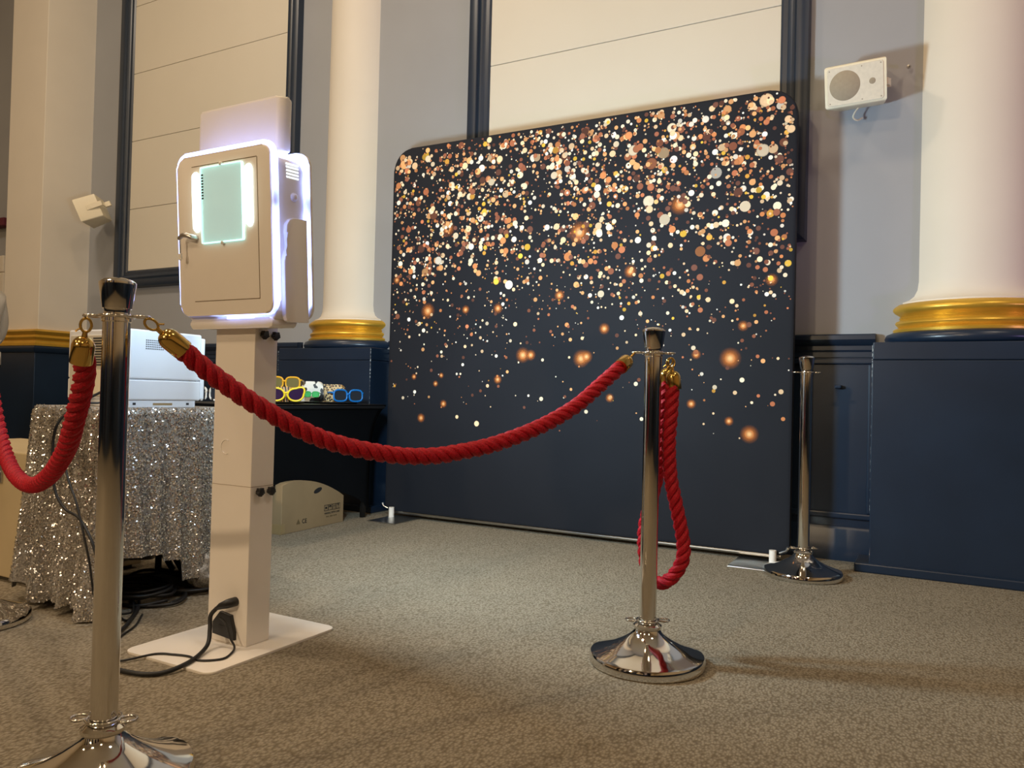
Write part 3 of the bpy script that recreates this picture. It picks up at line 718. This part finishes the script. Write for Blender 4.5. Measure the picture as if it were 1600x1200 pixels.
gr = add('side_grille', bg, 'slot', pt); gr['kind'] = 'stuff'
for y in (-.13, .09): add('foot_mark', box(PX-.0045, PX-.0035, y, y+.012, .009, .017), 'slot', pt)
add('foot_print', box(PX-.0045, PX-.0035, -.05, .03, .008, .016), 'tape', pt)
cable('printer_cable', [(-2.50, 1.718, .80), (-2.51, 1.68, .76), (-2.555, 1.61, .706), (-2.59, 1.56, .64), (-2.60, 1.55, .54), (-2.58, 1.55, .42), (-2.52, 1.55, .36), (-2.43, 1.545, .335), (-2.35, 1.545, .25), (-2.32, 1.56, .12), (-2.30, 1.62, .012), (-2.37, 1.72, .009), (-2.50, 1.82, .009), (-2.62, 1.9, .009)], .0045, 'black cable hanging down the front of the sequinned cloth')
cable('printer_cable', [(-2.53, 1.718, .75), (-2.535, 1.68, .712), (-2.55, 1.61, .702), (-2.555, 1.56, .64), (-2.55, 1.55, .56), (-2.50, 1.545, .46), (-2.44, 1.54, .38), (-2.37, 1.54, .22), (-2.34, 1.56, .06), (-2.33, 1.66, .02), (-2.42, 1.74, .02), (-2.55, 1.80, .02)], .0035, 'thinner black cable hanging beside the other on the sequinned cloth')
# cable tangle under the table
rnd = random.Random(12)
for k, lb_ in enumerate(('black cable looped on the carpet beneath the sequinned table', 'black cable coiled deepest under the sequinned table', 'black cable loop nearest the right hem of the sequinned cloth', 'black cable crossing the table legs on the carpet')):
    cx, cy = (-2.50, 1.84) if k != 1 else (-2.58, 2.0); pts = []
    for i in range(15):
        a = i*.9+k; rr = .07+.06*rnd.random()+(.08 if k == 1 else .03)
        pts.append((cx+rr*1.1*math.cos(a)-(.02*k), cy+rr*.9*math.sin(a), .007+.011*k+.004*(i % 3)))
    cable('floor_cable', pts, .006, lb_)

# beige case standing half under the table
cs = tag(empty('storage_case', (-3.42, 1.96, 0)), 'beige case with a metal latch standing left of the sequinned cloth', 'case')
add('case_body', box(-.46, .46, -.25, .2, .018, .43, .006), 'cabinet', cs)
add('case_lid', box(-.46, .46, -.25, .2, .434, .505, .006), 'cabinet', cs)
for sx in (-1, 1):
    for y in (-.2, .15): add('foot', box(sx*.4-.03, sx*.4+.03, y-.03, y+.03, 0, .018, .004), 'black', cs)
lt = add('latch', box(.20, .235, -.258, -.25, .38, .46, .002), 'steel', cs); add('latch_loop', tube([(.2175+.011*math.cos(a), -.262, .405+.02*math.sin(a)) for a in [2*PI*i/16 for i in range(16)]], .0025, 6, True), 'steel', lt, True)

# ================================================================== BLACK STRETCH-COVERED TABLE WITH PROPS
BX0, BX1, BY0, BY1, BZ = -3.58, -2.962, 2.60, 3.825, .699
kt = tag(empty('covered_table', ((BX0+BX1)/2, (BY0+BY1)/2, 0)), 'small table in a tight black stretch cover beside the backdrop', 'table')
bx_, by_ = (BX1-BX0)/2, (BY1-BY0)/2
add('table_top', box(-bx_+.01, bx_-.01, -by_+.01, by_-.01, BZ-.03, BZ-.004, .008), 'black', kt)
for sx in (-1, 1):
    for sy in (-1, 1): add('leg', tube([(sx*(bx_-.125), sy*(by_-.06), BZ-.03), (sx*(bx_-.125), sy*(by_-.06), 0)], .018, 12), 'black', kt, True)
b = bmesh.new(); NU, NV = 26, 22
def cover_side(c0, c1, f0, f1, arch):
    G = []
    for i in range(NU+1):
        u = i/NU; colm = []
        for j in range(NV+1):
            v = j/NV; hem = .035+arch*math.sin(PI*u)**.6
            z = BZ-.006+(hem-BZ+.006)*v; dep = (BZ-z)/BZ
            k = 1-math.exp(-dep*7.5); mid = 1-(2*u-1)**2
            top = Vector(c0).lerp(Vector(c1), u); bot = Vector(f0).lerp(Vector(f1), u)
            q = top.lerp(bot, k*(1-.25*mid*math.exp(-dep*2))); q = q*(1-.26*mid*mid*dep)
            colm.append(b.verts.new((q.x, q.y, z)))
        G.append(colm)
    for i in range(NU):
        for j in range(NV): b.faces.new((G[i][j], G[i+1][j], G[i+1][j+1], G[i][j+1]))
cc = [(-bx_, -by_), (bx_, -by_), (bx_, by_), (-bx_, by_)]; ff = [(sx*(bx_-.10), sy*(by_-.035)) for sx, sy in ((-1, -1), (1, -1), (1, 1), (-1, 1))]
for i, ar in enumerate((.16, .20, .16, .20)): cover_side(cc[i], cc[(i+1) % 4], ff[i], ff[(i+1) % 4], ar)
b.faces.new([b.verts.new((x, y, BZ-.005)) for x, y in cc])
bmesh.ops.remove_doubles(b, verts=b.verts[:], dist=.0015)
add('stretch_cover', b, 'spandex', kt, True)

def tray(x, y, rx, ry, lab_):
    o = add('prop_tray', lathe([(0, 0), (.9, 0), (1, .009), (1.02, .010), (1.0, .012), (.9, .004), (0, .004)], 40), 'black', loc=(x, y, BZ-.004))
    o.scale = (rx, ry, 1); shade(o, 40); return tag(o, lab_, 'tray', 'black prop trays')
tray(-3.19, 3.54, .17, .20, 'black tray under the leopard and cow print props')
tray(-3.22, 3.06, .19, .24, 'black tray under the yellow party glasses beside the booth pedestal')
TT = BZ+.002
def glasses(name, label, x, y, z, rz, sc, fm, lm, shape='cat', tilt=0):
    t = tag(empty(name, (x, y, z), rz), label, 'glasses', 'novelty party glasses'); t.scale = (sc,)*3; t.rotation_euler = (tilt, 0, rz)
    fb = bmesh.new()
    for s_ in (-1, 1):
        o_ = []
        for k in range(28):
            a = 2*PI*k/28; rx, rz_ = .031, .025
            xx, zz = rx*math.cos(a), rz_*math.sin(a)
            if shape == 'cat' and math.sin(a) > 0 and s_*math.cos(a) > 0: xx += s_*.010*math.sin(2*a)*s_*1 if False else s_*.008*abs(math.sin(2*a)); zz += .010*abs(math.sin(2*a))
            if shape == 'way': zz = rz_*math.copysign(abs(math.sin(a))**.6, math.sin(a)); xx = rx*math.copysign(abs(math.cos(a))**.7, math.cos(a))
            o_.append((s_*.037+xx, 0, .028+zz))
        tube(o_, .0042, 7, True, bm=fb)
        lens = bmesh.new(); lens.faces.new([lens.verts.new((p[0], .001, p[2])) for p in o_]); r_ = bmesh.ops.extrude_face_region(lens, geom=lens.faces[:]);
        for v in [g for g in r_['geom'] if isinstance(g, bmesh.types.BMVert)]: v.co.y -= .002
        add('lens', lens, lm, t)
        add('temple', tube([(s_*.070, 0, .040), (s_*.072, .02, .041), (s_*.070, .10, .038), (s_*.066, .135, .020)], [.0045, .0042, .0035, .003], 7), fm, t, True)
    tube([(-.010, 0, .032), (0, -.002, .036), (.010, 0, .032)], .004, 7, bm=fb)
    add('frame_front', fb, fm, t, True); return t
VR = 1.0
glasses('party_glasses', 'blue novelty glasses at the right end of the props table', -3.085, 3.60, TT+.006, 1.15, 1.35, 'blue', 'lens_black', 'way')
glasses('party_glasses', 'bright yellow cat-eye glasses with purple lenses on the near tray', -3.09, 3.10, TT+.006, .75, 1.35, 'yellow', 'lens')
glasses('party_glasses', 'amber yellow glasses lying behind the bright yellow pair', -3.24, 3.235, TT+.075, .62, 1.25, 'orange_yellow', 'lens_grey', 'way')
glasses('party_glasses', 'green novelty glasses in front of the cow print prop', -3.165, 3.375, TT+.030, .62, .62, 'green', 'green', 'way')
glasses('party_glasses', 'black and white zebra glasses behind the printer', -3.20, 2.68, TT+.004, .5, 1.35, 'zebra', 'lens_black', 'way')
def pouch(name, label, x, y, z, rz, w_, h_, d_, mat, cat='party prop'):
    bb = prism(rrect(w_, h_, min(w_, h_)*.22, 5, 0, h_/2), -d_/2, d_/2, d_*.32, seg=3)
    for v in bb.verts: v.co.x *= 1+.05*math.sin(v.co.z*40); v.co.y += .006*noise.noise(v.co*18)
    t = tag(empty(name, (x, y, z), rz), label, cat); body_ = add('body', bb, mat, t); shade(body_, 60)
    add('opening_band', ring_prism(rrect(w_*.99, .008, .0035, 3, 0, h_*.82), rrect(w_*.98, .006, .0025, 3, 0, h_*.82), -d_/2-.0012, d_/2+.0012), mat, t)
    return t
pouch('print_pouch', 'leopard print rounded party prop on the far tray', -3.20, 3.575, TT+.001, .62, .17, .108, .06, 'leopard')
pouch('print_pouch', 'cow print black and white party prop behind green glasses', -3.26, 3.47, TT+.001, .62, .15, .122, .05, 'cow')
pouch('print_pouch', 'brown tiger striped party prop next to the pedestal', -3.20, 3.165, TT+.001, .7, .13, .085, .05, 'tiger')

# carton with an arched top, poking out below the black cover
cb = tag(empty('cardboard_box', (-3.135, 3.03, 0), .07), 'kraft cardboard box with a hand hole beside the black table', 'box')
ln = .535
arc = [(0, 0), (ln, 0), (ln, .155)]+[(ln*(1-k/14), .155+(.268-.155)*math.sin(PI*.5*(k/14))**.9+.022*math.sin(PI*k/14)) for k in range(1, 14)]+[(0, .262)]
add('carton', prism(arc, -.03, .10, .002, 'X', seg=1), 'carton', cb)
hole = prism([(.295+.035*math.cos(a), .208+.014*math.sin(a)+.008*math.cos(a)) for a in [2*PI*i/20 for i in range(20)]], .0995, .1008, 0, 'X'); add('hand_hole', hole, 'slot', cb)
add('tape_strip', box(-.029, .1006, -.0008, .03, .006, .055), 'tape', cb)
FR = (PI/2, 0, PI/2)
for i in range(4):
    y = .372+i*.037
    icon = add('handling_icon', ring_prism(rrect(.034, .034, .001, 1, 0, 0), rrect(.029, .029, .001, 1, 0, 0), -.0003, .0003), 'ink', cb, loc=(.1012, y, .100), rot=(0, 0, PI/2))
    if i == 0: add('icon_mark', box(-.008, .008, -.0003, .0003, -.006, .006), 'ink', icon)
    elif i == 1:
        u = lathe([(.011, 0), (.011, .0006)], 12, a0=0, a1=PI); u.free(); add('icon_mark', prism([(.012*math.cos(a), .002+.010*math.sin(a)) for a in [PI*k/10 for k in range(11)]], -.0003, .0003), 'ink', icon); add('icon_stem', box(-.001, .001, -.0003, .0003, -.012, .003), 'ink', icon)
    elif i == 2:
        for s_ in (-1, 1): add('icon_arrow', prism([(s_*.006-.004, .002), (s_*.006+.004, .002), (s_*.006, .012)], -.0003, .0003), 'ink', icon); add('icon_stem', box(s_*.006-.001, s_*.006+.001, -.0003, .0003, -.012, .003), 'ink', icon)
    else: add('icon_mark', prism([(-.008, .013), (.008, .013), (.0015, .0), (.0015, -.010), (.006, -.012), (-.006, -.012), (-.0015, -.010), (-.0015, 0)], -.0003, .0003), 'ink', icon)
text_mesh('printed_text', 'HANDLE WITH CARE', .0148, 'ink', cb, (.1012, .357, .064), FR)
for i, w_ in enumerate((.012, .008, .014, .009, .011, .013)): add('faded_print', box(.1008, .1014, .375+i*.0165, .375+i*.0165+w_, .046, .0525), 'faint_ink', cb)
text_mesh('printed_mark', 'CE', .034, 'ink', cb, (.1012, .165, .040), FR)
tri = add('printed_mark', prism([(-.016, 0), (.016, 0), (0, .028)], -.0003, .0003), 'faint_ink', cb, loc=(.1012, .135, .04), rot=(0, 0, PI/2))

# ================================================================== WALL SPEAKERS
def speaker(loc, rot, label):
    t = tag(empty('wall_speaker', loc), label, 'speaker', 'ivory wall speakers'); t.rotation_euler = rot
    sh = prism([(-.135, -.085), (.135, -.085), (.105, .085), (-.105, .085)], -.098, .098, .012, 'Z', seg=3)
    shade(add('cabinet', sh, 'cream_plastic', t), 40)
    g = add('grille', prism(rrect(.246, .172, .012, 4), -.0885, -.084, .002), 'grille', t)
    shade(add('woofer', lathe([(0, .0015), (.066, .0015), (.068, 0)], 40), 'cone', g, loc=(-.045, -.0885, 0), rot=(PI/2, 0, 0)), 40)
    shade(add('tweeter', lathe([(0, .002), (.006, .002), (.008, .001), (.012, .0015), (.014, 0)], 24), 'cone', g, loc=(.075, -.0885, 0), rot=(PI/2, 0, 0)), 40)
    for x, z in ((-.112, .074), (-.112, -.074), (.112, .074), (.112, -.074), (.03, .074), (.03, -.074)): add('screw', lathe([(0, .0012), (.003, .0008), (.003, 0)], 10), 'cone', g, loc=(x, -.0885, z), rot=(PI/2, 0, 0))
    add('badge', box(-.109, -.106, -.0895, -.0884, -.017, .011), 'ink', g)
    for s in (-1, 1):
        shade(add('pivot_knob', lathe([(0, .016), (.014, .015), (.018, .010), (.019, 0)], 20), 'cream_plastic', t, loc=(s*.112, .02, 0), rot=(0, s*PI/2, 0)), 40)
    return t
sp = speaker((-.355, 4.035, 2.30), (math.radians(14), math.radians(0), math.radians(-4)), 'ivory wall speaker on the grey wall beside the right column')
yk = bmesh.new()
for s in (-1, 1): box(s*.128-.004, s*.128+.004, .0, .10, -.015, .015, .002, bm=yk)
box(-.132, .132, .094, .10, -.02, .02, .002, bm=yk); add('yoke', yk, 'cream_plastic', sp)
shade(add('speaker_lead', tube(catmull([(.0, .05, -.09), (-.02, .03, -.115), (-.03, .03, -.14), (-.015, .05, -.155), (.005, .08, -.145)], 6), .004, 8), 'cream_plastic', sp), 60)
add('wall_stud', lathe([(0, .02), (.008, .018), (.010, 0)], 12), 'steel', sp, loc=(.205, .135, .06), rot=(PI/2, 0, 0))
sp2 = speaker((-6.17, 3.95, 2.215), (math.radians(24), 0, math.radians(-52)), 'ivory wall speaker angled down beside the left pilaster')
yk = bmesh.new()
box(.118, .126, -.01, .12, -.02, .02, .002, bm=yk); box(.02, .126, .112, .12, -.02, .02, .002, bm=yk); box(.02, .05, .115, .16, -.02, .02, .002, bm=yk); add('yoke', yk, 'cream_plastic', sp2)

# ================================================================== PERSON at the left edge
pe = tag(empty('person', (-6.0, 3.02, 0), math.radians(118)), 'person in a white shirt and dark trousers standing at the far left edge', 'person')
def skin(name, V_, E_, Rr, mat, parent, lev=2):
    me = bpy.data.meshes.new(name); me.from_pydata(V_, E_, []); o = bpy.data.objects.new(name, me); COL.objects.link(o); o.parent = parent
    mo = o.modifiers.new('s', 'SKIN'); mo.use_smooth_shade = True
    for i, r in enumerate(Rr): me.skin_vertices[0].data[i].radius = r if isinstance(r, tuple) else (r, r)
    me.skin_vertices[0].data[0].use_root = True
    su = o.modifiers.new('u', 'SUBSURF'); su.levels = lev; su.render_levels = lev
    dg = bpy.context.evaluated_depsgraph_get(); ev = bpy.data.meshes.new_from_object(o.evaluated_get(dg)); bpy.data.objects.remove(o)
    ev.materials.clear()
    for q in (mat if isinstance(mat, list) else [mat]): ev.materials.append(m[q])
    for p in ev.polygons: p.use_smooth = True
    o = bpy.data.objects.new(name, ev); COL.objects.link(o); o.parent = parent; return o
V_ = [(0, 0, .95), (0, 0, 1.08), (0, -.01, 1.25), (0, 0, 1.40), (0, 0, 1.47), (0, .01, 1.55), (0, .015, 1.63), (0, .01, 1.72)]
E_ = [(i, i+1) for i in range(7)]
R_ = [(.15, .11), (.145, .105), (.165, .115), (.14, .09), (.058, .058), (.06, .07), (.082, .098), (.068, .082)]
for s in (-1, 1):
    k = len(V_); V_ += [(s*.17, 0, 1.40), (s*.225, -.01, 1.20), (s*.235, .02, 1.10), (s*.21, .12, .99), (s*.20, .16, .95)]
    R_ += [.068, .056, .052, .036, .030]; E_ += [(3, k), (k, k+1), (k+1, k+2), (k+2, k+3), (k+3, k+4)]
    k = len(V_); V_ += [(s*.095, 0, .85), (s*.105, .01, .52), (s*.11, -.01, .12), (s*.11, 0, .075), (s*.115, .13, .04)]
    R_ += [(.092, .1), .062, .043, .042, (.04, .03)]; E_ += [(0, k), (k, k+1), (k+1, k+2), (k+2, k+3), (k+3, k+4)]
body_ = skin('body', V_, E_, R_, ['shirt', 'trouser', 'skin', 'shoe'], pe)
for p in body_.data.polygons:
    c = p.center; i = 0
    if c.z < .93 and abs(c.x) < .175: i = 1
    if c.z < .09: i = 3
    if c.z > 1.455: i = 2
    if abs(c.x) > .16 and c.z < 1.02 and c.y > .07: i = 2
    p.material_index = i
# hands: palm with five separate fingers
for s in (-1, 1):
    hv = [(s*.20, .16, .955), (s*.198, .18, .92), (s*.197, .188, .895)]; he = [(0, 1), (1, 2)]; hr = [(.026, .02), (.036, .016), (.036, .015)]
    hand = skin('hand', hv, he, hr, 'skin', pe, 1)
    for q, (dx, l_) in enumerate(((-.027, .062), (-.009, .074), (.009, .07), (.026, .055))):
        x = s*.197+dx; skin('finger', [(x, .185, .905), (x, .197, .885-l_*.2), (x, .197, .885-l_*.6), (x*1.0, .185, .885-l_)], [(0, 1), (1, 2), (2, 3)], [.0095, .009, .0085, .0075], 'skin', hand, 1)
    x = s*.165; skin('thumb', [(s*.185, .175, .93), (x, .19, .91), (x-s*.006, .205, .885)], [(0, 1), (1, 2)], [.011, .010, .0085], 'skin', hand, 1)
hb = bmesh.new(); bmesh.ops.create_icosphere(hb, subdivisions=4, radius=1)
for v in hb.verts:
    d = v.co.copy(); v.co = Vector((d.x*.092, d.y*.112+.004, 1.675+d.z*.108))
bmesh.ops.delete(hb, geom=[v for v in hb.verts if (v.co.y > .045 and v.co.z < 1.72) or v.co.z < 1.60], context='VERTS')
add('hair', hb, 'hair', pe, True)
for s in (-1, 1):
    fe = bmesh.new(); bmesh.ops.create_icosphere(fe, subdivisions=2, radius=.011); add('eye', fe, 'ink', pe, True, loc=(s*.032, .103, 1.655))
    fe = bmesh.new(); bmesh.ops.create_icosphere(fe, subdivisions=2, radius=1)
    for v in fe.verts: v.co = Vector((v.co.x*.010, v.co.y*.018, v.co.z*.03))
    add('ear', fe, 'skin', pe, True, loc=(s*.086, .01, 1.645))
add('nose', tube([(0, .10, 1.665), (0, .122, 1.635), (0, .112, 1.622)], [.007, .014, .010], 8), 'skin', pe, True)
add('mouth', tube([(-.024, .096, 1.59), (0, .105, 1.588), (.024, .096, 1.59)], [.003, .007, .003], 8), 'maroon', pe, True)
add('shirt_hem', lathe([(.158, .90), (.162, .90), (.158, .99), (.15, .99)], 32), 'shirt', pe, True).scale = (1.05, .78, 1)
add('collar', lathe([(.064, 1.445), (.075, 1.445), (.068, 1.487), (.062, 1.487)], 24), 'shirt', pe, True)
